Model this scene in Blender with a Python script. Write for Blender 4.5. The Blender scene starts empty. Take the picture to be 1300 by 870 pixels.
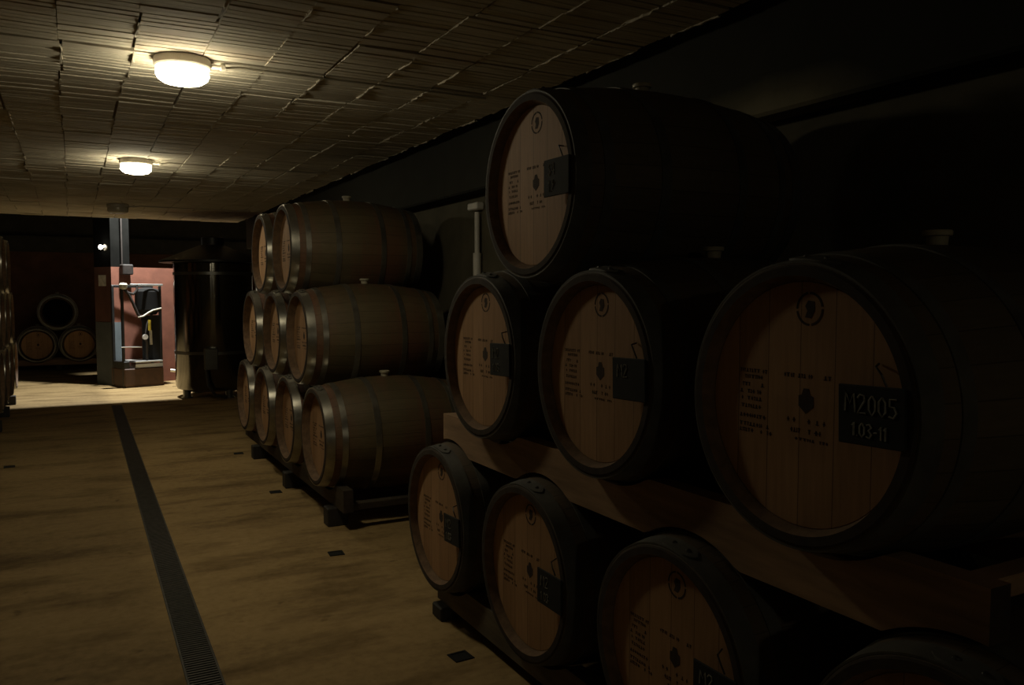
import bpy, math, random
from mathutils import Vector, Matrix
R = math.radians
random.seed(11)
scn = bpy.context.scene
col = scn.collection

# ------------------------------------------------------------------ materials
def new_mat(name):
    m = bpy.data.materials.new(name); m.use_nodes = True
    nt = m.node_tree; nt.nodes.clear()
    out = nt.nodes.new('ShaderNodeOutputMaterial'); b = nt.nodes.new('ShaderNodeBsdfPrincipled')
    nt.links.new(b.outputs[0], out.inputs[0])
    return m, nt, b
def N(nt, t, **kw):
    n = nt.nodes.new(t)
    for k, v in kw.items():
        if k.startswith('i_'):
            k2 = k[2:]
            n.inputs[int(k2) if k2.isdigit() else k2].default_value = v
        else: setattr(n, k, v)
    return n
def math_(nt, op, a, b=None, clamp=False):
    n = nt.nodes.new('ShaderNodeMath'); n.operation = op; n.use_clamp = clamp
    for i, v in enumerate((a, b)):
        if v is None: continue
        if isinstance(v, (int, float)): n.inputs[i].default_value = v
        else: nt.links.new(v, n.inputs[i])
    return n.outputs[0]
def ramp(nt, fac, stops):
    r = nt.nodes.new('ShaderNodeValToRGB'); nt.links.new(fac, r.inputs[0])
    e = r.color_ramp.elements
    while len(e) < len(stops): e.new(.5)
    for i, (p, c) in enumerate(stops):
        e[i].position = p; e[i].color = (*c, 1)
    return r.outputs[0]
def mix(nt, f, a, b, mode='MIX'):
    n = nt.nodes.new('ShaderNodeMix'); n.data_type = 'RGBA'; n.blend_type = mode
    for i, v in ((0, f), (6, a), (7, b)):
        if isinstance(v, (int, float)): n.inputs[i].default_value = v
        elif isinstance(v, tuple): n.inputs[i].default_value = (*v, 1)
        else: nt.links.new(v, n.inputs[i])
    return n.outputs[2]
def coords(nt, scale=(1, 1, 1), obj=True):
    tc = nt.nodes.new('ShaderNodeTexCoord'); mp = nt.nodes.new('ShaderNodeMapping')
    mp.inputs['Scale'].default_value = scale
    nt.links.new(tc.outputs['Object' if obj else 'Generated'], mp.inputs[0])
    return mp.outputs[0]
def noise(nt, vec, scale, detail=4, rough=.55):
    n = N(nt, 'ShaderNodeTexNoise', i_Scale=scale, i_Detail=detail, i_Roughness=rough)
    nt.links.new(vec, n.inputs['Vector']); return n.outputs[0]
def bump(nt, b, h, strength=.3, dist=.01):
    n = N(nt, 'ShaderNodeBump', i_Strength=strength, i_Distance=dist)
    nt.links.new(h, n.inputs['Height']); nt.links.new(n.outputs[0], b.inputs['Normal'])
def simple(name, c, rough=.6, metal=0, var=.25, scale=14, stretch=(1, 1, 1), bmp=.15):
    m, nt, b = new_mat(name)
    f = noise(nt, coords(nt, stretch), scale)
    lo = tuple(x*(1-var) for x in c); hi = tuple(min(1, x*(1+var)) for x in c)
    nt.links.new(ramp(nt, f, [(.3, lo), (.7, hi)]), b.inputs['Base Color'])
    b.inputs['Roughness'].default_value = rough; b.inputs['Metallic'].default_value = metal
    if bmp: bump(nt, b, f, bmp, .004)
    return m
def emit(name, c, s):
    m, nt, b = new_mat(name)
    b.inputs['Base Color'].default_value = (.9, .9, .88, 1)
    b.inputs['Emission Color'].default_value = (*c, 1); b.inputs['Emission Strength'].default_value = s
    return m

def stave_mat(name, c0, c1, stain):
    m, nt, b = new_mat(name)
    tc = nt.nodes.new('ShaderNodeTexCoord'); sp = nt.nodes.new('ShaderNodeSeparateXYZ')
    nt.links.new(tc.outputs['Object'], sp.inputs[0])
    zc = math_(nt, 'SUBTRACT', sp.outputs[2], .355)
    ang = math_(nt, 'ARCTAN2', sp.outputs[1], zc)
    t = math_(nt, 'MULTIPLY', ang, 30/(2*math.pi))
    fl = math_(nt, 'FLOOR', t)
    wn = N(nt, 'ShaderNodeTexWhiteNoise', noise_dimensions='1D'); nt.links.new(fl, wn.inputs['W'])
    g = noise(nt, coords(nt, (1.5, 30, 30)), 3, 5)
    base = ramp(nt, math_(nt, 'ADD', math_(nt, 'MULTIPLY', wn.outputs[0], .45), math_(nt, 'MULTIPLY', g, .55)), [(.25, c0), (.75, c1)])
    # worn, wine-stained zone around the bulge
    zone = noise(nt, coords(nt, (5, .9, .9)), 1.2, 3)
    base = mix(nt, ramp(nt, zone, [(.45, (0, 0, 0)), (.65, (.7, .7, .7))]), base, stain)
    fr = math_(nt, 'FRACT', t)
    edge = math_(nt, 'LESS_THAN', math_(nt, 'ABSOLUTE', math_(nt, 'SUBTRACT', fr, .5)), .48)
    base = mix(nt, edge, mix(nt, .6, base, (.02, .014, .008)), base)
    nt.links.new(base, b.inputs['Base Color'])
    b.inputs['Roughness'].default_value = .62
    bump(nt, b, math_(nt, 'ADD', g, edge), .35, .004)
    return m
def head_mat():
    m, nt, b = new_mat('head_oak')
    tc = nt.nodes.new('ShaderNodeTexCoord'); sp = nt.nodes.new('ShaderNodeSeparateXYZ')
    nt.links.new(tc.outputs['Object'], sp.inputs[0])
    t = math_(nt, 'MULTIPLY', sp.outputs[1], 11.0)
    wn = N(nt, 'ShaderNodeTexWhiteNoise', noise_dimensions='1D'); nt.links.new(math_(nt, 'FLOOR', t), wn.inputs['W'])
    g = noise(nt, coords(nt, (8, 26, 2)), 3, 5)
    base = ramp(nt, math_(nt, 'ADD', math_(nt, 'MULTIPLY', wn.outputs[0], .3), math_(nt, 'MULTIPLY', g, .7)), [(.25, (.37, .207, .098)), (.75, (.55, .325, .165))])
    fr = math_(nt, 'FRACT', t)
    seam = math_(nt, 'LESS_THAN', math_(nt, 'ABSOLUTE', math_(nt, 'SUBTRACT', fr, .5)), .488)
    base = mix(nt, seam, (.16, .085, .04), base)
    nt.links.new(base, b.inputs['Base Color']); b.inputs['Roughness'].default_value = .7
    bump(nt, b, math_(nt, 'ADD', math_(nt, 'MULTIPLY', g, .4), seam), .25, .003)
    return m
def concrete_floor():
    m, nt, b = new_mat('worn_concrete')
    v = coords(nt)
    big = noise(nt, coords(nt, (.55, 1.5, 1)), 1.1, 5, .6)
    fine = noise(nt, v, 22, 6, .65)
    streak = noise(nt, coords(nt, (.9, 2.6, 1)), 1.5, 4, .6)
    f = math_(nt, 'ADD', math_(nt, 'MULTIPLY', big, .55), math_(nt, 'MULTIPLY', fine, .45))
    base = ramp(nt, f, [(.3, (.23, .152, .064)), (.5, (.39, .268, .118)), (.7, (.49, .345, .165))])
    st = ramp(nt, streak, [(.32, (.45, .42, .38)), (.52, (1, 1, 1))])
    base = mix(nt, .85, base, st, 'MULTIPLY')
    spots = noise(nt, v, 7, 3, .5)
    sp = ramp(nt, spots, [(.26, (.4, .38, .35)), (.32, (1, 1, 1))])
    base = mix(nt, .6, base, sp, 'MULTIPLY')
    # floor colour darkens left of the drain
    tc = nt.nodes.new('ShaderNodeTexCoord'); sx = nt.nodes.new('ShaderNodeSeparateXYZ'); nt.links.new(tc.outputs['Object'], sx.inputs[0])
    left_tone = ramp(nt, math_(nt, 'ADD', sx.outputs[0], math_(nt, 'MULTIPLY', big, .3)), [(.42, (.70, .70, .70)), (.62, (1, 1, 1))])
    base = mix(nt, 1.0, base, left_tone, 'MULTIPLY')
    nt.links.new(base, b.inputs['Base Color'])
    nt.links.new(ramp(nt, big, [(.3, (.78,)*3), (.7, (.92,)*3)]), b.inputs['Roughness']); b.inputs['Specular IOR Level'].default_value = .2
    bump(nt, b, f, .25, .006)
    return m
def clay_mat():
    m, nt, b = new_mat('ribbed_clay')
    v = coords(nt)
    f = noise(nt, v, 2.2, 5, .6); g = noise(nt, coords(nt, (2, 40, 6)), 2, 4)
    base = ramp(nt, f, [(.3, (.53, .485, .38)), (.5, (.63, .58, .46)), (.7, (.71, .655, .53))])
    base = mix(nt, .8, base, ramp(nt, g, [(.3, (.62, .60, .56)), (.65, (1, 1, 1))]), 'MULTIPLY')
    red = noise(nt, v, 1.3, 2); base = mix(nt, ramp(nt, red, [(.6, (0, 0, 0)), (.72, (.5,)*3)]), base, (.45, .29, .18))
    nt.links.new(base, b.inputs['Base Color']); b.inputs['Roughness'].default_value = .9
    bump(nt, b, noise(nt, v, 60, 5, .7), .3, .004)
    return m

M = {}
M['stave_near'] = stave_mat('weathered_oak_staves', (.075, .06, .038), (.14, .11, .07), (.10, .068, .042))
M['stave_far'] = stave_mat('oak_staves', (.082, .061, .030), (.145, .110, .055), (.16, .065, .035))
M['head'] = head_mat()
M['end_grain'] = simple('dark_end_grain', (.042, .030, .020), .9, 0, .3, 30)
M['croze'] = simple('croze_wood', (.17, .105, .058), .85, 0, .3, 30)
M['inside'] = simple('charred_inside', (.012, .009, .007), .95)  # far head of the open barrel, near black throughout
M['hoop'] = simple('galvanized_hoop', (.34, .325, .28), .30, .85, .3, 9, bmp=.05)
M['hoop_dull'] = simple('dull_steel_hoop', (.105, .102, .09), .68, .3, .35, 9, bmp=.08)
M['rivet'] = simple('rivet_steel', (.10, .095, .09), .5, .8, .1)
M['bung'] = simple('pale_bung', (.42, .38, .27), .6, 0, .1)
M['ink'] = simple('stamp_ink', (.055, .035, .024), .9, 0, .3, 60, bmp=0)
M['slate'] = simple('slate', (.014, .015, .014), .85, 0, .3, 20)
M['chalk'] = simple('chalk', (.30, .30, .27), .95, 0, .35, 90, bmp=0)
M['wire'] = simple('dark_wire', (.06, .055, .05), .5, .8)
M['beam_wood'] = simple('sawn_pine', (.35, .22, .125), .75, 0, .3, 5, (1, .7, 6))
M['dark_wood'] = simple('dark_timber', (.065, .05, .033), .8, 0, .35, 5, (1, .7, 6))
M['grey_wood'] = simple('grey_timber', (.14, .115, .08), .8, 0, .3, 5, (1, .7, 6))
M['black_foot'] = simple('black_block', (.03, .027, .022), .7, 0, .3)
M['floor'] = concrete_floor()
M['clay'] = clay_mat()
M['mortar'] = simple('mortar', (.50, .45, .35), .95, 0, .3, 30, bmp=.4)
M['slab'] = simple('slab_concrete', (.20, .17, .12), .9, 0, .2, 6)
M['wall'] = simple('cellar_wall', (.085, .075, .047), .9, 0, .25, 4, bmp=.3)
def beam_concrete():
    m, nt, b = new_mat('stained_beam_concrete')
    tc = nt.nodes.new('ShaderNodeTexCoord'); sp = nt.nodes.new('ShaderNodeSeparateXYZ'); nt.links.new(tc.outputs['Object'], sp.inputs[0])
    n = noise(nt, coords(nt), 5, 5, .6)
    # one pale patch low on the beam: lamp light put into the colour
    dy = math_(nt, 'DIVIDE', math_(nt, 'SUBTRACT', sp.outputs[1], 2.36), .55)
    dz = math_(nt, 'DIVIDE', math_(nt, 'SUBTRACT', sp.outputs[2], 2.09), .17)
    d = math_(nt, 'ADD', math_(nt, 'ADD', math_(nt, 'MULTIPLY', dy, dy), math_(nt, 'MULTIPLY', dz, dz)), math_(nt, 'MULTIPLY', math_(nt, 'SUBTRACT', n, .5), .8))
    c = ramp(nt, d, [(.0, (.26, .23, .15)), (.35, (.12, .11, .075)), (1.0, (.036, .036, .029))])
    c = mix(nt, .5, c, ramp(nt, n, [(.3, (.6, .6, .6)), (.7, (1, 1, 1))]), 'MULTIPLY')
    nt.links.new(c, b.inputs['Base Color']); b.inputs['Roughness'].default_value = .9; b.inputs['Specular IOR Level'].default_value = .2
    return m
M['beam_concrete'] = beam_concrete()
M['concrete'] = simple('dark_concrete', (.06, .058, .045), .9, 0, .25, 5, bmp=.3)
M['tar'] = simple('tarred_wall', (.010, .010, .009), .9, 0, .2, 5)  # upper wall column near black: its shade is put into the colour
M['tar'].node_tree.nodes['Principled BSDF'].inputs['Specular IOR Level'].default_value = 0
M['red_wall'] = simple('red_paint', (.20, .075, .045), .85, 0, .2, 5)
M['maroon'] = simple('maroon_paint', (.095, .038, .026), .85, 0, .2, 5)  # darker copy of the red paint: shade of the wall's left face
M['grey_dado'] = simple('slate_grey_paint', (.068, .078, .085), .8, 0, .15, 6)  # guard's grey darkened: left-face shade put into the colour
M['dull_red'] = simple('brick_red_paint', (.15, .075, .042), .9, 0, .25, 4)
M['grey_guard'] = simple('grey_paint', (.135, .165, .175), .7, 0, .15, 6)
M['grate'] = simple('cast_grate', (.055, .05, .038), .6, .4, .3, 25)
M['black'] = simple('black_void', (.006, .006, .005), .95, 0, .1, bmp=0)
M['lamp_base'] = simple('lamp_housing', (.50, .46, .38), .5, 0, .08, bmp=0)
M['glow'] = emit('lit_glass', (1.0, .89, .63), 50)
M['glass_off'] = simple('unlit_glass', (.55, .52, .42), .25, 0, .05, bmp=0)
M['bulb'] = emit('lit_bulb', (1.0, .96, .85), 12)
M['conduit'] = simple('grey_conduit', (.30, .27, .2), .6, 0, .1, bmp=0)
M['white_pipe'] = simple('white_pipe', (.62, .60, .54), .5, 0, .08, bmp=0)
M['steel'] = simple('brushed_steel', (.20, .20, .18), .38, .9, .1, 6, (1, 1, 12), bmp=.03)
m, nt, b = new_mat('brushed_tank_steel')
b.inputs['Base Color'].default_value = (.20, .19, .165, 1); b.inputs['Metallic'].default_value = 1; b.inputs['Roughness'].default_value = .12
b.inputs['Anisotropic'].default_value = .97; b.inputs['Anisotropic Rotation'].default_value = .25
tg = N(nt, 'ShaderNodeTangent', direction_type='RADIAL', axis='Z'); nt.links.new(tg.outputs[0], b.inputs['Tangent'])
M['tank_steel'] = m
M['steel_light'] = simple('bright_steel', (.72, .72, .68), .35, .7, .08, bmp=0)
M['dark_steel'] = simple('dark_steel', (.05, .05, .048), .45, .7, .2, bmp=.05)
M['gauge_glass'] = simple('sight_tube', (.72, .62, .34), .3, 0, .05, bmp=0)
M['machine_red'] = simple('brown_housing', (.075, .038, .022), .6, 0, .2)
M['hose'] = simple('hose_rubber', (.028, .022, .018), .6)
M['pale_hose'] = simple('pale_hose', (.55, .52, .42), .5, bmp=0)
M['yellow'] = simple('yellow_tube', (.75, .58, .06), .5, bmp=0)
M['gauge'] = simple('gauge_face', (.85, .85, .80), .4, bmp=0)
M['paper'] = simple('notice_paper', (.50, .48, .42), .8, bmp=0)

# ------------------------------------------------------------------ mesh helpers
class MB:
    def __init__(s): s.v = []; s.f = []; s.mi = []
    def add(s, vs, fs, mi=0):
        o = len(s.v); s.v += [tuple(v) for v in vs]
        for f in fs: s.f.append(tuple(i+o for i in f)); s.mi.append(mi)
    def box(s, x0, x1, y0, y1, z0, z1, mi=0, bev=0):
        if bev:
            b = min(bev, (x1-x0)/3, (y1-y0)/3, (z1-z0)/3)
            # chamfered box: three nested slabs hull
            P = []
            for (sx, sy, sz) in [(a, c, d) for a in (0, 1) for c in (0, 1) for d in (0, 1)]:
                X, Y, Z = (x0, x1)[sx], (y0, y1)[sy], (z0, z1)[sz]
                dx, dy, dz = (b, -b)[sx], (b, -b)[sy], (b, -b)[sz]
                P += [(X, Y+dy, Z+dz), (X+dx, Y, Z+dz), (X+dx, Y+dy, Z)]
            import bmesh
            bm = bmesh.new()
            for p in P: bm.verts.new(p)
            r = bmesh.ops.convex_hull(bm, input=list(bm.verts))
            bm.verts.index_update()
            s.add([v.co[:] for v in bm.verts], [[v.index for v in f.verts] for f in bm.faces], mi); bm.free(); return
        vs = [(x, y, z) for x in (x0, x1) for y in (y0, y1) for z in (z0, z1)]
        s.add(vs, [(0, 1, 3, 2), (4, 6, 7, 5), (0, 4, 5, 1), (2, 3, 7, 6), (0, 2, 6, 4), (1, 5, 7, 3)], mi)
    def lathe(s, prof, n=96, axis='X', c=(0, 0, 0), closed=False, mi=0, cap=False):
        """prof: (along, radius)"""
        vs = []
        for (a, r) in prof:
            for k in range(n):
                t = 2*math.pi*k/n
                u, w = r*math.sin(t), r*math.cos(t)
                vs.append({'X': (c[0]+a, c[1]+u, c[2]+w), 'Z': (c[0]+u, c[1]+w, c[2]+a), 'Y': (c[0]+w, c[1]+a, c[2]+u)}[axis])
        m = len(prof); fs = []
        for i in range(m if closed else m-1):
            j = (i+1) % m
            for k in range(n):
                l = (k+1) % n
                fs.append((i*n+k, i*n+l, j*n+l, j*n+k))
        if cap:
            fs.append(tuple(range(n-1, -1, -1))); fs.append(tuple((m-1)*n+k for k in range(n)))
        s.add(vs, fs, mi)
    def tube(s, pts, r, n=8, mi=0, cap=True):
        pts = [Vector(p) for p in pts]; vs = []; fs = []
        up = None
        for i, p in enumerate(pts):
            d = (pts[min(i+1, len(pts)-1)]-pts[max(i-1, 0)]).normalized()
            if up is None: up = Vector((0, 0, 1)) if abs(d.z) < .9 else Vector((1, 0, 0))
            a = d.cross(up).normalized(); b = a.cross(d).normalized(); up = b
            rr = r[i] if isinstance(r, (list, tuple)) else r
            for k in range(n):
                t = 2*math.pi*k/n
                vs.append(p+a*rr*math.cos(t)+b*rr*math.sin(t))
        for i in range(len(pts)-1):
            for k in range(n):
                l = (k+1) % n; fs.append((i*n+k, i*n+l, (i+1)*n+l, (i+1)*n+k))
        if cap: fs.append(tuple(range(n-1, -1, -1))); fs.append(tuple((len(pts)-1)*n+k for k in range(n)))
        s.add(vs, fs, mi)
    def prism(s, poly, a0, a1, axis='X', mi=0):
        """poly: 2D outline in the other two axes (y,z) / (x,z) / (x,y)"""
        n = len(poly); vs = []
        for a in (a0, a1):
            for (p, q) in poly:
                vs.append({'X': (a, p, q), 'Y': (p, a, q), 'Z': (p, q, a)}[axis])
        fs = [(k, (k+1) % n, n+(k+1) % n, n+k) for k in range(n)]
        fs += [tuple(range(n-1, -1, -1)), tuple(range(n, 2*n))]
        s.add(vs, fs, mi)
    def build(s, name, mats, parent=None, smooth=True, ang=32):
        me = bpy.data.meshes.new(name); me.from_pydata(s.v, [], s.f)
        if not isinstance(mats, (list, tuple)): mats = [mats]
        for m in mats: me.materials.append(m)
        for p, k in zip(me.polygons, s.mi): p.material_index = k; p.use_smooth = smooth
        import bmesh
        bm = bmesh.new(); bm.from_mesh(me); bmesh.ops.recalc_face_normals(bm, faces=bm.faces); bm.to_mesh(me); bm.free()
        me.update()
        if smooth: me.set_sharp_from_angle(angle=R(ang))
        o = bpy.data.objects.new(name, me); col.objects.link(o)
        if parent: o.parent = parent
        return o
def tag(o, label, cat, group=None):
    o['label'] = label; o['category'] = cat
    if group: o['group'] = group
    return o
def thing(name, label, cat, loc=(0, 0, 0), rz=0, group=None):
    o = bpy.data.objects.new(name, None); col.objects.link(o); o.empty_display_size = .1
    o.location = loc; o.rotation_euler = (0, 0, rz)
    return tag(o, label, cat, group)
def struct(name, mb, mats, smooth=False):
    o = mb.build(name, mats, None, smooth); o['kind'] = 'structure'; return o
def children(o): return [c for c in bpy.data.objects if c.parent == o]
def copy_tree(o, parent=None, skip=()):
    c = o.copy(); col.objects.link(c); c.parent = parent
    for ch in children(o):
        if ch.name.split('.')[0] not in skip: copy_tree(ch, c, skip)
    return c

# ------------------------------------------------------------------ room
CZ = 2.5
XR, XS, XL = 2.5, 2.24, -1.75      # right wall, slab edge, left wall
YE, YB = 13.05, -6.2               # slab end, wall behind the camera
mb = MB(); mb.box(-4.0, 6.0, YB-.2, 19.2, -.12, 0); struct('floor', mb, M['floor'])

mb = MB()
mb.box(XL, XS, YB, YE, CZ+.012, CZ+.26, 1)
PX, PY = .287, .55
ncol = int((XS-XL)/PX)+1; nrow = int((YE-YB)/PY)+1
rnd = random.Random(5)
for j in range(nrow):
    y0 = YB+j*PY - .17; wob = rnd.uniform(-.012, .012)
    for i in range(ncol):
        x0 = -.022-6*PX+i*PX+wob+rnd.uniform(-.006, .006); x1 = x0+PX-.004-rnd.uniform(0, .005)
        x0, x1 = max(x0, XL), min(x1, XS)
        if x1-x0 < .02: continue
        dz = rnd.uniform(-.003, .002); tx = rnd.uniform(-.002, .002); ty = rnd.uniform(-.004, .004)
        yy = max(y0+.005, YB); ye = min(y0+PY-.006, YE)
        prof = []
        nr = 11; p = (PY-.011)/nr
        for k in range(nr):
            ya = y0+.005+k*p; h = rnd.uniform(-.0022, .0022); w = rnd.uniform(.008, .016)
            for (yv, zz) in ((ya, h), (ya+p-w, h-rnd.uniform(0, .0015)), (ya+p-w*.8, h+.0035), (ya+p-w*.15, h+.0035)):
                if yv < YB or yv > YE: continue
                prof.append((yv, zz))
        if len(prof) < 4: continue
        vs = []; n = len(prof)
        for (xv, sx) in ((x0, -1), (x1, 1)):
            for (yv, zz) in prof:
                q = (yv-y0)/PY-.5
                vs.append((xv, yv, CZ+dz+zz+tx*sx+ty*q))
        top = CZ+.02
        o = len(vs)
        for xv in (x0, x1):
            vs += [(xv, prof[0][0], top), (xv, prof[-1][0], top)]
        fs = [(k, k+1, n+k+1, n+k) for k in range(n-1)]
        fs += [tuple(range(n))+(o+1, o), tuple(range(n, 2*n))+(o+3, o+2), (0, n, o+2, o), (n-1, 2*n-1, o+3, o+1)]
        mb.add(vs, fs, 0)
        # mortar squeezed out of the joint beside this panel
        if rnd.random() < .62:
            m = 9; ya = y0+rnd.uniform(0, .3)*PY; yb = y0+rnd.uniform(.55, 1)*PY
            ya = max(ya, YB+.02); yb = min(yb, YE-.02)
            if yb-ya > .1:
                sq = []
                for k in range(m):
                    yv = ya+(yb-ya)*k/(m-1); cxv = x1+.005+rnd.uniform(-.004, .004); ww = rnd.uniform(.003, .012)
                    zb = CZ-rnd.uniform(-.002, .010)
                    sq += [(cxv-ww, yv, CZ+.015), (cxv-ww*.5, yv, zb), (cxv+ww*.5, yv, zb), (cxv+ww, yv, CZ+.015)]
                fq = [(4*k+a, 4*k+a+1, 4*k+a+5, 4*k+a+4) for k in range(m-1) for a in range(3)]
                mb.add(sq, fq, 2)
ceil = struct('ceiling', mb, [M['clay'], M['slab'], M['mortar']])

mb = MB(); mb.box(XR, XR+.2, YB, YE, 0, 3.0); struct('wall_right', mb, M['wall'])
mb = MB(); mb.box(XL-.2, XL, YB, YE, 0, 3.0); struct('wall_left', mb, M['wall'])
mb = MB(); mb.box(XL-.2, XR+.2, YB-.2, YB, 0, 3.0); struct('wall_front', mb, M['wall'])
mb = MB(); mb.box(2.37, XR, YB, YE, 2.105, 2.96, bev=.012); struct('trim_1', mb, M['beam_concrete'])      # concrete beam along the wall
mb = MB(); mb.box(XS-.3, XR+.2, YB-.2, YE, 2.96, 3.1); mb.box(XS-.3, XS-.02, YB, YE, CZ+.26, 2.96); struct('trim_2', mb, M['concrete'])  # deck above the slot
# room beyond
mb = MB(); mb.box(-3.2, 5.2, 18.7, 18.9, 0, 2.25, 0); mb.box(-3.2, 5.2, 18.7, 18.9, 2.25, 4.4, 1); mb.box(-3.2, 5.2, 18.58, 18.7, 2.25, 2.55, 1)
struct('wall_back', mb, [M['dull_red'], M['concrete']])
mb = MB(); mb.box(-3.4, -3.2, YE, 18.9, 0, 4.4); mb.box(-3.4, XL-.2, YE-.2, YE, 0, 4.4); struct('wall_far_left', mb, M['concrete'])
mb = MB(); mb.box(5.2, 5.4, YE, 18.9, 0, 4.4); mb.box(XR+.2, 5.4, YE-.2, YE, 0, 4.4); struct('wall_far_right', mb, M['concrete'])
mb = MB(); mb.box(-3.4, 5.4, YE-.3, 18.9, 4.4, 4.55); mb.box(XL-.2, XR+.2, YE-.22, YE-.02, CZ+.26, 4.4); struct('ceiling_far', mb, M['concrete'])
# painted wall end behind the machine, its corner towards us
A = Vector((.537, 14.09)); B_ = Vector((.315, 14.49)); C_ = Vector((1.95, 14.78)); D_ = Vector((1.9, 15.05)); E_ = Vector((.45, 14.9))
poly = [tuple(p) for p in (A, C_, D_, E_, B_)]
dR = (C_-A).normalized(); nR = Vector((dR.y, -dR.x)); dL = (B_-A).normalized(); nL = Vector((-dL.y, dL.x))
if nL.x > 0: nL = -nL
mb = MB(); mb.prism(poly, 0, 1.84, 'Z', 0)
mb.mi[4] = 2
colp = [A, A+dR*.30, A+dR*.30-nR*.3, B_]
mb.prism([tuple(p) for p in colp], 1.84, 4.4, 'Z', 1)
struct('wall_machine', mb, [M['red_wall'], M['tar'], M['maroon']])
gp = [A+nR*.006+nL*.006, A+dR*.135+nR*.006, A+dR*.135-nR*.01, A+dR*.01-nR*.01+dL*.01, A+dL*.45-nL*.01, A+dL*.45+nL*.006]
mb = MB(); mb.prism([tuple(p) for p in gp], .002, .985, 'Z'); mb.mi[5] = 1; mb.mi[4] = 1; struct('trim_3', mb, [M['grey_guard'], M['grey_dado']])

# ------------------------------------------------------------------ barrels
LH = .475; RC, = (.302,)
def rad(x, rb): return rb-(rb-RC)*(abs(x)/LH)**2.0
def hoop_mesh(x0, x1, rb, tab=False):
    mb = MB(); n = 5
    outer = [(x0+(x1-x0)*k/n, rad(x0+(x1-x0)*k/n, rb)+.0035) for k in range(n+1)]
    inner = [(x, r-.005) for (x, r) in reversed(outer)]
    mb.lathe(outer+inner, 96, 'X', (0, 0, rb), True)
    if tab:      # riveted overlap, just off the top
        vs = []; fs = []; m = 9
        for a in range(m):
            th = R(-6)+R(24)*a/(m-1); hw = (x1-x0)/2*math.sqrt(max(.04, 1-(2*a/(m-1)-1)**4))*.9; xc = (x0+x1)/2
            for (xx, dr) in ((xc-hw, .001), (xc-hw*.9, .0075), (xc+hw*.9, .0075), (xc+hw, .001)):
                r = rad(xx, rb)+dr; vs.append((xx, -r*math.sin(th), rb+r*math.cos(th)))
        fs = [(4*a+k, 4*a+k+1, 4*a+k+5, 4*a+k+4) for a in range(m-1) for k in range(3)]
        fs += [(0, 1, 2, 3), tuple(4*(m-1)+k for k in (3, 2, 1, 0))]
        mb.add(vs, fs)
        for th in (R(2), R(12)):
            r = rad((x0+x1)/2, rb)+.007; c = Vector(((x0+x1)/2, -r*math.sin(th), rb+r*math.cos(th))); nn = Vector((0, -math.sin(th), math.cos(th)))
            mb.tube([c, c+nn*.003, c+nn*.005], [.007, .006, .002], 10, 1)
    return mb
# letter strokes on a unit-high grid, right = +u, up = +v
ST = {'M': [[(0, 0), (.08, 1), (.32, .45), (.58, 1), (.66, 0)]], '2': [[(0, .8), (.15, 1), (.4, .95), (.45, .7), (.25, .4), (0, 0), (.5, .03)]],
 '0': [[(.25, 1), (.05, .75), (.05, .25), (.25, 0), (.45, .25), (.45, .75), (.25, 1)]], '5': [[(.48, 1), (.1, .97), (.08, .6), (.35, .58), (.48, .3), (.3, .02), (.03, .08)]],
 '3': [[(.03, .92), (.3, 1), (.45, .78), (.2, .55), (.46, .3), (.28, 0), (0, .08)]], '1': [[(.02, .75), (.2, 1), (.18, 0)]], '.': [[(.08, .02), (.14, .06)]],
 '-': [[(.02, .45), (.3, .48)]], '4': [[(.35, 0), (.33, 1), (0, .35), (.5, .36)]], '8': [[(.25, .55), (.05, .78), (.25, 1), (.45, .8), (.25, .55), (.03, .25), (.25, 0), (.48, .25), (.25, .55)]],
 'S': [[(.45, .88), (.25, 1), (.05, .8), (.25, .52), (.45, .25), (.22, 0), (0, .12)]], 'V': [[(0, 1), (.22, 0), (.45, 1)]]}
def write(mb, text, yl, z, h, x, wgt=.0022, slope=0, gap=.16):
    """strokes on a plane facing -X; yl is the left end (larger y), text runs towards -y"""
    u = 0
    for ch in text:
        w = 0
        for st in ST.get(ch, []):
            pts = [(x, yl-(u+a)*h, z+b*h+slope*(u+a)*h) for (a, b) in st]
            mb.tube(pts, wgt, 6); w = max(w, max(a for a, b in st))
        u += (w or .2)+gap
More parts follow.
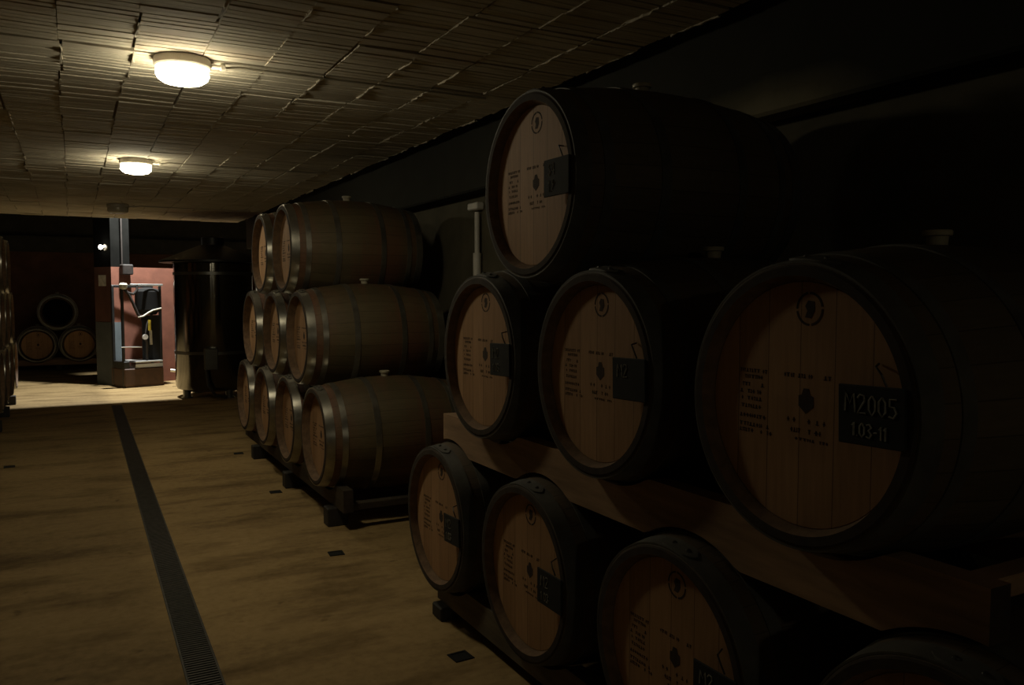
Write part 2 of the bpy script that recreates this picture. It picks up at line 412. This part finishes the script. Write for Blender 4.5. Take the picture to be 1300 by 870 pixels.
def stamp_mb(x, seed, rb):
    """printed marks on the head: round stamp at the top, crest between two lines, text block at the left"""
    r = random.Random(seed); mb = MB(); T = .0006; crest = mb; side = MB(); stamp = MB(); emblem = MB(); cur = [crest]
    def bar(y, z, w, h): cur[0].box(x-T, x+.0004, y-w/2, y+w/2, z-h/2, z+h/2)
    def words(y0, y1, z, h):
        y = y0
        while y > y1:
            w = r.uniform(.004, .011)
            if r.random() < .8:
                bar(y-w/2, z, w*.35, h)
                bar(y-w/2, z+r.choice((-.5, 0, .5))*h*.8, w*.9, h*.22)
            y -= w*1.15
    c = rb
    words(.045, -.075, c+.062, .009)
    emblem.prism([(y, c+z) for (y, z) in ((.003, .020), (-.005, .022), (-.010, .036), (-.024, .036), (-.029, .022), (-.037, .020), (-.037, -.002), (-.017, -.018), (.003, -.002))], x-T, x+.0004, 'X')
    words(.035, -.070, c-.034, .010); words(.030, -.055, c-.056, .010); words(.02, -.075, c-.074, .006)
    cur[0] = side
    for k, zz in enumerate((.062, .048, .030, .014, -.002, -.02, -.042, -.062, -.076)):
        words(.178, .178-r.uniform(.06, .095), c+zz, .0085)
    # round stamp
    seg = 40; cy, cz = -.022, c+.205
    for k in range(seg):
        a0, a1 = 2*math.pi*k/seg, 2*math.pi*(k+1)/seg
        if k % 10 == 9: continue
        q = [(cy+rr*math.cos(a), cz+rr*math.sin(a)) for (rr, a) in ((.036, a0), (.036, a1), (.031, a1), (.031, a0))]
        stamp.prism(q, x-T, x+.0004, 'X')
    stamp.prism([(cy+y, cz+z) for (y, z) in ((.004, .018), (-.012, .016), (-.014, -.004), (-.004, -.02), (.012, -.018), (.006, -.004), (.012, .006))], x-T, x+.0004, 'X')
    return crest, side, stamp, emblem
def make_barrel(rb, m_st, m_hoop, seed, name='wine_barrel', open_end=False, recess=.031):
    HEADX = -LH+recess
    root = bpy.data.objects.new(name, None); col.objects.link(root); root.empty_display_size = .1
    mb = MB(); n = 22
    prof = [(-LH+.004, RC-.003)]+[(-LH+.006+(2*LH-.012)*k/n, rad(-LH+.006+(2*LH-.012)*k/n, rb)) for k in range(n+1)]+[(LH-.004, RC-.003)]
    if open_end: inn = [(LH, RC-.008), (LH, RC-.028), (LH-.04, .262), (.2, rb-.04), (0, rb-.033), (-.25, rb-.04), (HEADX+.02, .262), (-LH, RC-.028), (-LH, RC-.008)]
    else: inn = [(LH, RC-.008), (LH, RC-.026), (LH-.034, .266), (LH-.07, .26), (HEADX+.036, .26), (HEADX, .264), (-LH, RC-.027), (-LH, RC-.008)]
    mb.lathe(prof+inn, 90, 'X', (0, 0, rb), True)
    for k in range(len(mb.f)):      # end grain and croze behind it
        q = k//90-(n+2)
        if q >= 0: mb.mi[k] = 2 if q in (0, 1, len(inn)-1, len(inn)) else 1
    o = mb.build('staves', [m_st, M['croze'], M['end_grain']], root)
    hs = [(-LH+.004, -LH+.056, True), (-LH+.098, -LH+.132, False), (-.178, -.142, False), (.142, .178, False), (LH-.132, LH-.098, False), (LH-.056, LH-.004, False)]
    for (a, b, t) in hs: hoop_mesh(a, b, rb, t).build('hoop', [m_hoop, M['rivet']], root)
    mb = MB(); mb.lathe([(LH-.056, .001), (LH-.056, .27), (LH-.034, .265), (LH-.034, .001)], 72, 'X', (0, 0, rb))
    mb.build('head', M['inside'] if open_end else M['head'], root)
    if not open_end:
        mb = MB(); mb.lathe([(HEADX+.022, .001), (HEADX+.022, .2605), (HEADX+.003, .2645), (HEADX, .262), (HEADX, .001)], 72, 'X', (0, 0, rb))
        h = mb.build('head', M['head'], root)
        for q, nm, lb in zip(stamp_mb(HEADX, seed, rb), ('centre_lettering', 'side_lettering', 'round_stamp_lettering', 'emblem'), ('printed lines above and below the emblem', 'block of printed lines at the left of the head', 'round stamp near the top of the head', 'small dark emblem printed on the head')):
            q.build(nm, M['ink'], h, False)['label'] = lb
    mb = MB(); mb.lathe([(-.012, .001), (-.012, .022), (.020, .025), (.022, .033), (.032, .034), (.035, .031), (.035, .001)], 28, 'Z', (0, 0, 2*rb))
    mb.build('bung', M['bung'], root)
    return root
def add_tag(root, lines, rb, tilt=0):
    x = -LH-.007
    mb = MB(); mb.box(x, x+.006, -.075, .075, -.058, .058, bev=.002)
    t = mb.build('slate_tag', M['slate'], root)
    t.location = (0, -.207, rb+.004); t.rotation_euler = (R(tilt), 0, 0)
    t['label'] = 'black slate tag with chalk writing'
    mb = MB()
    for (txt, yl, z, h, sl) in lines: write(mb, txt, yl, z, h, x-.0005, .0019, sl)
    mb.build('chalk_writing', M['chalk'], t)
    mb = MB(); mb.tube([(x+.008, -.235, rb+.062), (x+.002, -.228, rb+.085), (x+.008, -.21, rb+.099), (x+.036, -.195, rb+.102)], .0022, 6)
    mb.build('hanger_wire', M['wire'], root)

def put(root, x, y, z, rb, label, group, rz=0, roll=0):
    root.location = (x, y, z-rb); root.rotation_euler = (0, 0, rz)
    return tag(root, label, 'barrel', group)

RBN, RBF = .352, .36
near = make_barrel(RBN, M['stave_near'], M['hoop_dull'], 3)
XN = 1.337+LH
G1, G2, G3, G4 = 'barrels of the near stack', 'barrels of the middle stack', 'barrels of the left stack', 'barrels in the far room'
nz = {'b': .456, 'm': 1.181, 't': 1.777}
near_list = [
 ('b', 3.221, 'barrel on the floor rack at the aisle end, first of the near stack\'s bottom row', [('M2', .05, .005, .035, 0), ('1.03', .05, -.042, .028, 0)]),
 ('b', 2.446, 'second barrel from the aisle end in the near stack\'s bottom row', [('M2', .05, .005, .035, 0), ('1.03', .05, -.042, .028, 0)]),
 ('b', 1.671, 'third barrel in the near stack\'s bottom row, cut by the picture\'s bottom edge', [('M2', .05, .005, .035, 0)]),
 ('b', .896, 'lowest barrel under the plank rack\'s near end, only its top rim in view', []),
 ('m', 2.792, 'smaller-looking barrel at the left end of the plank rack, slate tag on its rim', [('M2', .05, .005, .035, 0), ('1.03', .05, -.042, .028, 0)]),
 ('m', 2.025, 'barrel in the middle of the plank rack with a tag hiding its right side', [('M2', .05, .005, .035, 0)]),
 ('m', 1.253, 'huge nearest barrel with black slate tag chalked M2005', [('M2005', .058, .006, .036, -.05), ('1.03-11', .042, -.040, .026, -.05)]),
 ('t', 2.4085, 'barrel lying alone on top of the near stack, just under the ceiling', [('S4', .045, .008, .035, 0), ('1.8', .045, -.044, .035, 0)]),
]
proto_near = near
first = True
for (row, y, lab, txt) in near_list:
    r = near if first else copy_tree(proto_near, None, ('slate_tag', 'hanger_wire')); first = False
    put(r, XN, y, nz[row], RBN, lab, G1)
    if r is not near or True:
        pass
    r['_t'] = 1
    near_list_txt = txt
    r['_txt'] = len(txt)
    if txt and r is not proto_near: add_tag(r, txt, RBN, -1.5 if row == 'm' else 0)
add_tag(proto_near, near_list[0][3], RBN, -3)
for o in bpy.data.objects:
    for k in ('_t', '_txt'):
        if k in o: del o[k]

far = make_barrel(RBF, M['stave_far'], M['hoop'], 8, recess=.050)
XF = 1.303+LH; S2 = .795; Y2 = 5.087
zb2, zm2, zt2 = .528, 1.130, 1.733
ordn = ['nearest', 'second', 'third', 'farthest']
lab_b = ['nearest barrel of the middle stack\'s bottom row, its whole brown side showing', 'second barrel from us in the middle stack\'s bottom row', 'third barrel from us in the middle stack\'s bottom row', 'farthest barrel of the middle stack\'s bottom row']
lab_m = ['nearest barrel of the middle stack\'s second row, grey rim and brown side showing', 'barrel in the centre of the middle stack\'s second row of three', 'farthest barrel of the middle stack\'s second row of three']
lab_t = ['nearer of the two topmost barrels of the middle stack, pale bung on top', 'farther of the two topmost barrels of the middle stack']
first = True
for (n, labs, z, off) in ((4, lab_b, zb2, 0), (3, lab_m, zm2, .5), (2, lab_t, zt2, 1)):
    for i in range(n):
        r = far if first else copy_tree(far); first = False
        put(r, XF+random.uniform(-.012, .012)*(z != zb2), Y2+S2*(i+off), z, RBF, labs[i], G2)
# left stack: fronts towards the aisle
ylast = 12.12
lab_l = {0: ['bottom barrel at the far end of the dark left-hand stack', 'second bottom barrel of the dark left-hand stack, counted from the lit floor', 'third bottom barrel of the left-hand stack, counted from the lit floor', 'bottom barrel of the left-hand stack cut by the picture\'s left edge'],
         1: ['middle-row barrel of the left-hand stack next to the far opening', 'middle barrel of the left-hand stack\'s second row', 'second-row barrel of the left-hand stack cut by the left edge'],
         2: ['top barrel of the left-hand stack nearer the far opening', 'top barrel of the left-hand stack cut by the left edge']}
for row, (n, z, off) in enumerate(((4, zb2, 0), (3, zm2, .5), (2, zt2, 1))):
    for i in range(n):
        r = copy_tree(far)
        put(r, -.645-LH, ylast-S2*(i+off), z, RBF, lab_l[row][i], G3, math.pi)
# three barrels in the room beyond, heads towards us
for (x, y, z, lab) in ((-.59, 17.3+LH, .50, 'left one of the two barrels on the rack in the far room'), (.095, 17.3+LH, .50, 'right one of the two barrels on the rack in the far room')):
    r = copy_tree(far); put(r, x, y, z, RBF, lab, G4, R(90))
    r.scale = (1, .95, .95)
open_b = make_barrel(RBF, M['stave_far'], M['hoop'], 8, open_end=True)
put(open_b, -.2475, 17.3+LH, 1.10, RBF, 'open barrel with black inside resting on the two far-room barrels', G4, R(90)); open_b.scale = (1, .95, .95)

# ------------------------------------------------------------------ racks
def scallop(y0, y1, zlo, crest, centres, zc, rr, step=.02, under=(), zu=0):
    """top outline (y,z) of a cradle beam whose hollows take barrels of radius rr centred at (yc, zc)"""
    pts = []; n = max(2, int((y1-y0)/step))
    for k in range(n+1):
        y = y0+(y1-y0)*k/n; z = crest
        for yc in centres:
            d = abs(y-yc)
            if d < rr: z = min(z, zc-math.sqrt(rr*rr-d*d)-.001)
        pts.append((y, max(z, zlo+.02)))
    low = []
    for k in range(n+1):
        y = y0+(y1-y0)*k/n; z = zlo
        for yc in under:
            d = abs(y-yc)
            if d < rr: z = max(z, zu+math.sqrt(rr*rr-d*d)+.001)
        low.append((y, z))
    return low+pts[::-1]
def make_rack(name, label, xf, side, y0, y1, centres, zc, zlo, crest, feet, mat, rb, ends=(), fx=.09, bar=(0, 0), under=(), zu=0):
    root = thing(name, label, 'barrel rack', (xf, (y0+y1)/2, zlo if not feet else 0), 0, 'barrel racks')
    ox, oy, oz = root.location
    for (a, b, nm) in ((fx, fx+.06, 'front_rail'), (2*LH-.22, 2*LH-.16, 'rear_rail')):
        xm = min(abs(a-LH), abs(b-LH)); rr = rad(xm, rb)+.003+(.004 if 1 else 0)
        mb = MB(); P = scallop(y0, y1, zlo, crest, centres, zc, rr, .02, under, zu)
        mb.prism([(y-oy, z-oz) for (y, z) in P], min(side*a, side*b), max(side*a, side*b), 'X')
        for k, fc in enumerate(mb.f):      # two sawn ends: end grain, dim light put into a darker colour
            ys = [mb.v[q][1] for q in fc]
            if len(fc) == 4 and max(ys)-min(ys) < 1e-4: mb.mi[k] = 1
        mb.build(nm, [mat, M['end_grain']], root, False)
    for ye in ends:
        mb = MB(); a, b = sorted((side*(fx+.06), side*(2*LH-.22)))
        mb.box(a, b, ye-.03-oy, ye+.03-oy, bar[0]-oz, bar[1]-oz, bev=.004); mb.build('cross_bar', mat, root)
    for yf in feet:
        for (a, b) in ((.03, .16), (2*LH-.24, 2*LH-.14)):
            mb = MB(); p, q = sorted((side*a, side*b)); mb.box(p, q, yf-.05-oy, yf+.05-oy, 0, zlo, bev=.006); mb.build('foot', M['black_foot'], root)
    return root
make_rack('barrel_rack', 'pale wooden plank rack lying between the near stack\'s two lower rows', 1.337, 1, .86, 3.30, [2.792, 2.025, 1.253], 1.181, .738, .895, (), M['beam_wood'], RBN, (.92, 3.26), .085, (.848, .89), [3.221, 2.446, 1.671, .896], .456)
make_rack('barrel_rack', 'low dark rack on the floor under the near stack', 1.337, 1, .45, 3.34, [3.221, 2.446, 1.671, .896], .456, .060, .18, (3.26, 2.06, .86), M['grey_wood'], RBN, (.6, 3.28), .07, (.062, .098))
make_rack('barrel_rack', 'low dark rack on the floor under the middle stack', 1.303, 1, 4.72, 7.86, [Y2+S2*i for i in range(4)], zb2, .115, .25, (7.25, 6.05, 4.92), M['dark_wood'], RBF, (4.78, 7.78), .085, (.117, .160))
make_rack('barrel_rack', 'dark floor rack under the left-hand stack', -.645, -1, 9.3, 12.5, [ylast-S2*i for i in range(4)], zb2, .115, .25, (12.3, 11.1, 9.9), M['dark_wood'], RBF, (12.4,), .085, (.117, .160))
# far-room rack, rails running left to right
root = thing('barrel_rack', 'long low rack under the barrels in the far room', 'barrel rack', (-.25, 17.5, 0), 0, 'barrel racks')
for yy in (.0, .55):
    mb = MB(); c1, c2 = -.34, .345; P = scallop(-.85, .85, .10, .20, [c1, c2], .482, rad(.2, RBF)*.95+.006)
    mb.prism(P, yy, yy+.07, 'Y'); mb.build('rail', M['beam_wood'], root, False)
for xx in (-.75, 0, .75):
    mb = MB(); mb.box(xx-.05, xx+.05, .0, .62, 0, .10, bev=.006); mb.build('foot', M['black_foot'], root)

# ------------------------------------------------------------------ ceiling lamps
def make_lamp(x, y, label, lit):
    root = thing('ceiling_lamp', label, 'ceiling lamp', (x, y, CZ), 0, 'round ceiling lamps')
    mb = MB(); mb.lathe([(.004, .001), (.004, .118), (-.004, .124), (-.036, .124), (-.044, .118), (-.044, .001)], 64, 'Z'); mb.build('lamp_base', M['lamp_base'], root)
    mb = MB(); mb.lathe([(-.042, .114), (-.075, .116), (-.092, .108), (-.106, .088), (-.114, .054), (-.117, .002)], 64, 'Z'); mb.build('lamp_glass', M['glow'] if lit else M['glass_off'], root)
    mb = MB(); mb.tube([(.118, -.02, -.022), (.165, -.02, -.022)], .011, 12); mb.tube([(.165, -.02, -.022), (.185, -.02, -.022)], .018, 12); mb.build('cable_gland', M['lamp_base'], root)
    mb = MB(); pts = [(.183, -.02, -.022)]+[(.25+.1*k, -.02+.003*math.sin(k*1.7), -.012) for k in range(int((XS-x-.3)/.1))]; mb.tube(pts, .0055, 8); mb.build('cable', M['conduit'], root)
    return root
make_lamp(.478, 4.12, 'larger, nearer of the two lit round ceiling lamps', True)
make_lamp(.482, 7.33, 'smaller, farther of the two lit round ceiling lamps', True)
make_lamp(.46, -3.75, 'lit round ceiling lamp behind the viewpoint', True)  # out of view, added to put faint light on the near barrels
make_lamp(.47, .9, 'unlit round ceiling lamp overhead, nearest the viewpoint', False)
make_lamp(.515, 11.05, 'unlit round ceiling lamp beyond the two lit ones', False)

# ------------------------------------------------------------------ floor drain and covers
dr = thing('floor_drain', 'long dark grated drain channel running down the aisle floor', 'floor drain', (.391, 3.086, 0), -R(.48))
mb = MB(); W = .058
mb.box(-W, W, -3.4, 8.5, .0005, .0015); mb.build('channel', M['black'], dr, False)
mb = MB()
for s in (-1, 1): mb.box(s*W-.004, s*W+.004, -3.4, 8.5, .0005, .006)
mb.build('edge_frame', M['grate'], dr, False)
mb = MB(); y = -3.39
while y < 8.49:
    mb.box(-W+.005, W-.005, y, y+.011, .001, .0055); y += .021
mb.build('grate', M['grate'], dr, False)
for (x, y, lab) in ((1.303, 2.864, 'small dark floor cover beside the near stack\'s floor rack'), (1.236, 4.354, 'small dark floor cover in the gap before the middle stack'),
                    (1.249, 5.933, 'small dark floor cover beside the middle stack\'s rack'), (1.27, 7.544, 'small dark floor cover by the far end of the middle stack'),
                    (-.493, 7.841, 'small dark floor cover at the picture\'s left edge')):
    c = thing('floor_cover', lab, 'floor cover', (x, y, 0), R(random.uniform(-6, 6)), 'small floor covers')
    mb = MB(); mb.lathe([(.0005, .001), (.0005, .058), (.004, .055), (.004, .042), (.0015, .040), (.0015, .001)], 4, 'Z'); o = mb.build('cover', M['black'], c, False); o.rotation_euler = (0, 0, R(45)); o.scale = (1, 1, 1)

# ------------------------------------------------------------------ white pipe on the right wall
wp = thing('wall_pipe', 'white pipe on the wall in the gap between the near and middle stacks', 'pipe', (XR, 5.13, 0))
mb = MB(); mb.tube([(-.03, 0, .3), (-.03, 0, 1.70)], .030, 14); mb.build('lower_pipe', M['white_pipe'], wp)
mb = MB(); mb.tube([(-.03, 0, 1.68), (-.03, 0, 1.98)], .019, 14); mb.build('upper_pipe', M['white_pipe'], wp)
mb = MB(); mb.box(-.06, -.001, -.05, .10, 1.995, 2.045, bev=.008); mb.build('junction_box', M['white_pipe'], wp)

# ------------------------------------------------------------------ steel tank
tk = thing('steel_tank', 'dark steel wine tank with conical lid at the far end of the aisle', 'tank', (1.75, 12.15, 0))
mb = MB(); mb.lathe([(.08, .001), (.09, .44), (.12, .50), (.16, .52), (1.84, .52), (1.86, .50), (1.86, .001)], 72, 'Z'); mb.build('tank_body', M['tank_steel'], tk)
mb = MB(); mb.lathe([(1.85, .54), (1.85, .70), (1.875, .70), (2.10, .16), (2.10, .001)], 72, 'Z'); mb.build('lid', M['dark_steel'], tk)
mb = MB(); mb.lathe([(2.09, .15), (2.20, .15), (2.215, .13), (2.215, .001)], 40, 'Z'); mb.build('manhole', M['dark_steel'], tk)
for zz in (.62, 1.70):
    mb = MB(); mb.lathe([(zz-.02, .519), (zz-.02, .528), (zz+.02, .528), (zz+.02, .519)], 72, 'Z', (0, 0, 0), True); mb.build('band', M['steel'], tk)
for a in (205, 285, 25, 115):
    x, y = .44*math.cos(R(a)), .44*math.sin(R(a))
    mb = MB(); mb.tube([(x, y, 0), (x, y, .02)], .075, 16); mb.tube([(x, y, .02), (x, y, .45)], .052, 16); mb.build('leg', M['steel'], tk)
ga = R(250); gx, gy = .56*math.cos(ga), .56*math.sin(ga)
mb = MB(); mb.box(gx-.02, gx+.15, gy-.05, gy+.1, .40, .69, bev=.01); mb.build('valve_box', M['steel'], tk)
mb = MB(); mb.tube([(gx, gy-.02, .42), (gx+.02, gy-.06, .2), (gx+.1, gy-.08, .06), (gx+.25, gy-.05, .03)], .022, 10); mb.build('outlet_hose', M['hose'], tk)

# ------------------------------------------------------------------ bottling machine in front of the red wall
mc = thing('filling_machine', 'machine with brown base, steel tray, posts and hoses before the red wall', 'machine', (1.0, 13.86, 0), R(20))
mb = MB(); mb.box(-.40, .20, -.12, .36, .03, .29, bev=.012); mb.box(-.38, .18, -.10, .34, 0, .04); mb.build('base_box', M['machine_red'], mc)
mb = MB(); mb.box(-.40, -.31, -.10, .30, .29, .40, bev=.008); mb.build('motor_block', M['dark_steel'], mc)
mb = MB(); mb.box(-.24, .18, -.14, .34, .30, .315); mb.box(-.24, .18, -.14, -.125, .30, .355); mb.box(-.24, .18, -.14, .34, .375, .40, bev=.004); mb.build('tray', M['steel_light'], mc)
for (x, y) in ((-.385, -.06), (-.385, .28), (.21, -.02), (.21, .28)):
    mb = MB(); mb.box(x-.018, x+.018, y-.018, y+.018, .02, 1.55, bev=.004); mb.build('post', M['dark_steel'], mc)
mb = MB(); mb.box(-.26, .24, -.075, -.045, 1.545, 1.575, bev=.004); mb.build('top_bar', M['steel_light'], mc)
mb = MB(); mb.box(-.40, .24, .265, .295, 1.52, 1.56, bev=.004); mb.build('rear_bar', M['dark_steel'], mc)
mb = MB(); mb.lathe([(1.49, .001), (1.49, .035), (1.51, .055), (1.56, .06), (1.585, .045), (1.59, .001)], 24, 'Z', (-.36, -.06, 0)); mb.build('cap', M['pale_hose'], mc)
mb = MB(); mb.tube([(-.34, -.06, 1.49), (-.29, -.07, 1.42), (-.23, -.08, 1.28), (-.17, -.09, 1.12), (-.13, -.09, 1.06)], .022, 10); mb.build('hose', M['hose'], mc)
mb = MB(); mb.tube([(-.30, -.07, 1.44), (-.22, -.07, 1.42), (-.16, -.07, 1.48), (-.16, -.06, 1.56)], .020, 10); mb.build('hose', M['hose'], mc)
mb = MB(); mb.tube([(-.17, -.10, 1.07), (-.10, -.11, 1.08), (-.02, -.11, 1.13), (.06, -.10, 1.17), (.20, -.08, 1.20)], .013, 10); mb.build('curved_tube', M['pale_hose'], mc)
mb = MB(); mb.lathe([(1.10, .001), (1.10, .12), (1.18, .18), (1.46, .18), (1.50, .14), (1.52, .05), (1.52, .001)], 40, 'Z', (.07, .10, 0)); mb.build('vessel', M['black'], mc)
mb = MB(); mb.lathe([(.40, .001), (.40, .14), (.98, .14), (1.02, .15), (1.09, .15), (1.09, .001)], 36, 'Z', (.12, .09, 0)); mb.build('filter_column', M['black'], mc)
mb = MB(); mb.tube([(.02, -.06, .86), (.02, -.06, 1.02)], .022, 12); y_ = mb.build('yellow_tube', M['yellow'], mc); y_['label'] = 'yellow tube'
mb = MB(); mb.tube([(.04, -.06, .64), (.035, -.06, .86)], .020, 12); mb.build('lower_tube', M['pale_hose'], mc)
mb = MB(); mb.lathe([(0, .001), (0, .040), (.03, .042), (.03, .001)], 24, 'Y', (-.07, -.12, .765)); g = mb.build('gauge', M['gauge'], mc); g['label'] = 'round white gauge'
mb = MB(); mb.tube([(-.07, -.08, .76), (-.03, -.07, .68), (-.03, -.06, .40)], .018, 10); mb.tube([(-.05, -.07, .80), (-.02, -.06, .95), (.02, -.04, 1.03)], .012, 8); mb.build('gauge_pipe', M['hose'], mc)
mb = MB(); mb.tube([(-.43, -.09, .62), (-.30, -.09, .62), (-.12, -.09, .61)], .008, 8); mb.build('rod', M['steel_light'], mc)
# pump on the floor between machine and tank
pu = thing('pump', 'small pump with steel pipe on the floor beside the tank', 'pump', (1.52, 13.62, 0), R(-12))
mb = MB(); mb.box(-.12, .22, -.08, .10, .04, .07, bev=.006); mb.build('base_plate', M['dark_steel'], pu)
for s in (-.09, .19):
    mb = MB(); mb.lathe([(-.10, .001), (-.10, .04), (.12, .04), (.12, .001)], 20, 'Y', (s, 0, .04)); mb.build('wheel', M['hose'], pu)
mb = MB(); mb.lathe([(-.10, .001), (-.10, .10), (-.07, .115), (.14, .115), (.17, .09), (.17, .001)], 32, 'X', (.02, .01, .36)); mb.box(-.06, .12, -.05, .07, .07, .28); mb.build('motor', M['hose'], pu)
mb = MB(); mb.tube([(-.20, -.09, .25), (-.05, -.10, .23), (.08, -.10, .15), (.16, -.09, .11)], .024, 12); mb.build('pipe', M['steel_light'], pu)

# ------------------------------------------------------------------ small lamp and notice on the painted wall's left face
def on_left(s, z, out): p = A+dL*s+nL*out; return (p.x, p.y, z)
rzL = math.atan2(nL.y, nL.x)
bl = thing('wall_lamp', 'tiny lit bulb lamp high on the wall corner beside the machine', 'wall lamp', on_left(.12, 2.14, 0), rzL)
mb = MB(); mb.lathe([(.001, .001), (.001, .05), (.02, .05), (.03, .03), (.06, .025), (.06, .001)], 24, 'X'); mb.build('lamp_base', M['lamp_base'], bl)
mb = MB(); mb.lathe([(.058, .02), (.075, .034), (.085, .036), (.100, .030), (.112, .012), (.114, .001)], 24, 'X'); mb.build('bulb', M['bulb'], bl)
no = MB(); no.box(.001, .004, -.10, .10, -.085, .085)
o = no.build('notice', M['paper'], None, False); o.location = on_left(.24, 1.63, 0); o.rotation_euler = (0, 0, rzL)
tag(o, 'small pale notice on the dark wall corner below the bulb', 'notice')
# vertical cable/pipe on the wall's right face, above the machine
def on_right(s, z, out): p = A+dR*s+nR*out; return (p.x, p.y, z)
hb = thing('wall_box', 'dark box with a thin pipe high on the wall above the machine', 'wall box', on_right(.21, 1.72, 0), math.atan2(dR.y, dR.x))
mb = MB(); mb.box(-.08, .09, -.12, -.001, 0, .16, bev=.015); mb.build('box', M['hose'], hb)
mb = MB(); mb.tube([(-.05, -.03, .15), (-.05, -.03, .95)], .014, 10); mb.build('pipe', M['hose'], hb)

# ------------------------------------------------------------------ lamps of the far room
def spot(name, loc, target, half, power, colr, blend=.18, rad_=.05):
    l = bpy.data.lights.new(name, 'SPOT'); l.energy = power; l.color = colr; l.spot_size = 2*R(half); l.spot_blend = blend; l.shadow_soft_size = rad_
    o = bpy.data.objects.new(name, l); col.objects.link(o); o.location = loc
    o.rotation_euler = (Vector(target)-Vector(loc)).to_track_quat('-Z', 'Y').to_euler(); return o
HL = (1.0, 13.6, 3.7)
hl = thing('hanging_lamp', 'hooded lamp hanging in the far room, above the opening', 'hanging lamp', HL)
mb = MB(); mb.lathe([(.10, .03), (.08, .06), (.05, .10), (-.06, .19), (-.065, .19), (.045, .095), (.07, .05), (.09, .02)], 32, 'Z', (0, 0, 0), True); mb.build('hood', M['dark_steel'], hl)
mb = MB(); mb.tube([(0, 0, .09), (0, 0, .70)], .012, 8); mb.build('rod', M['dark_steel'], hl)
spot('far_room_light', (HL[0], HL[1], HL[2]-.02), (HL[0], HL[1]+.02, 0), 42.5, 1000, (.98, 1, .98))

# ------------------------------------------------------------------ world, camera, colour
w = bpy.data.worlds.new('cellar_dark'); scn.world = w; w.use_nodes = True
w.node_tree.nodes['Background'].inputs[0].default_value = (.0, .0, .0, 1); w.node_tree.nodes['Background'].inputs[1].default_value = 0

cam = bpy.data.cameras.new('camera'); co = bpy.data.objects.new('camera', cam); col.objects.link(co)
yaw, pit, f = .4907, .0586, 1043.5
fw = Vector((math.sin(yaw)*math.cos(pit), math.cos(yaw)*math.cos(pit), -math.sin(pit)))
co.location = (0, 0, 1.4167); co.rotation_euler = fw.to_track_quat('-Z', 'Y').to_euler()
cam.sensor_width = 36; cam.lens = 36*f/1300; cam.clip_start = .05
scn.camera = co
scn.cycles.max_bounces = 6; scn.cycles.diffuse_bounces = 4
vs = scn.view_settings
vs.view_transform = 'Standard'; vs.look = 'None'; vs.gamma = 1; vs.use_curve_mapping = False; vs.exposure = 0
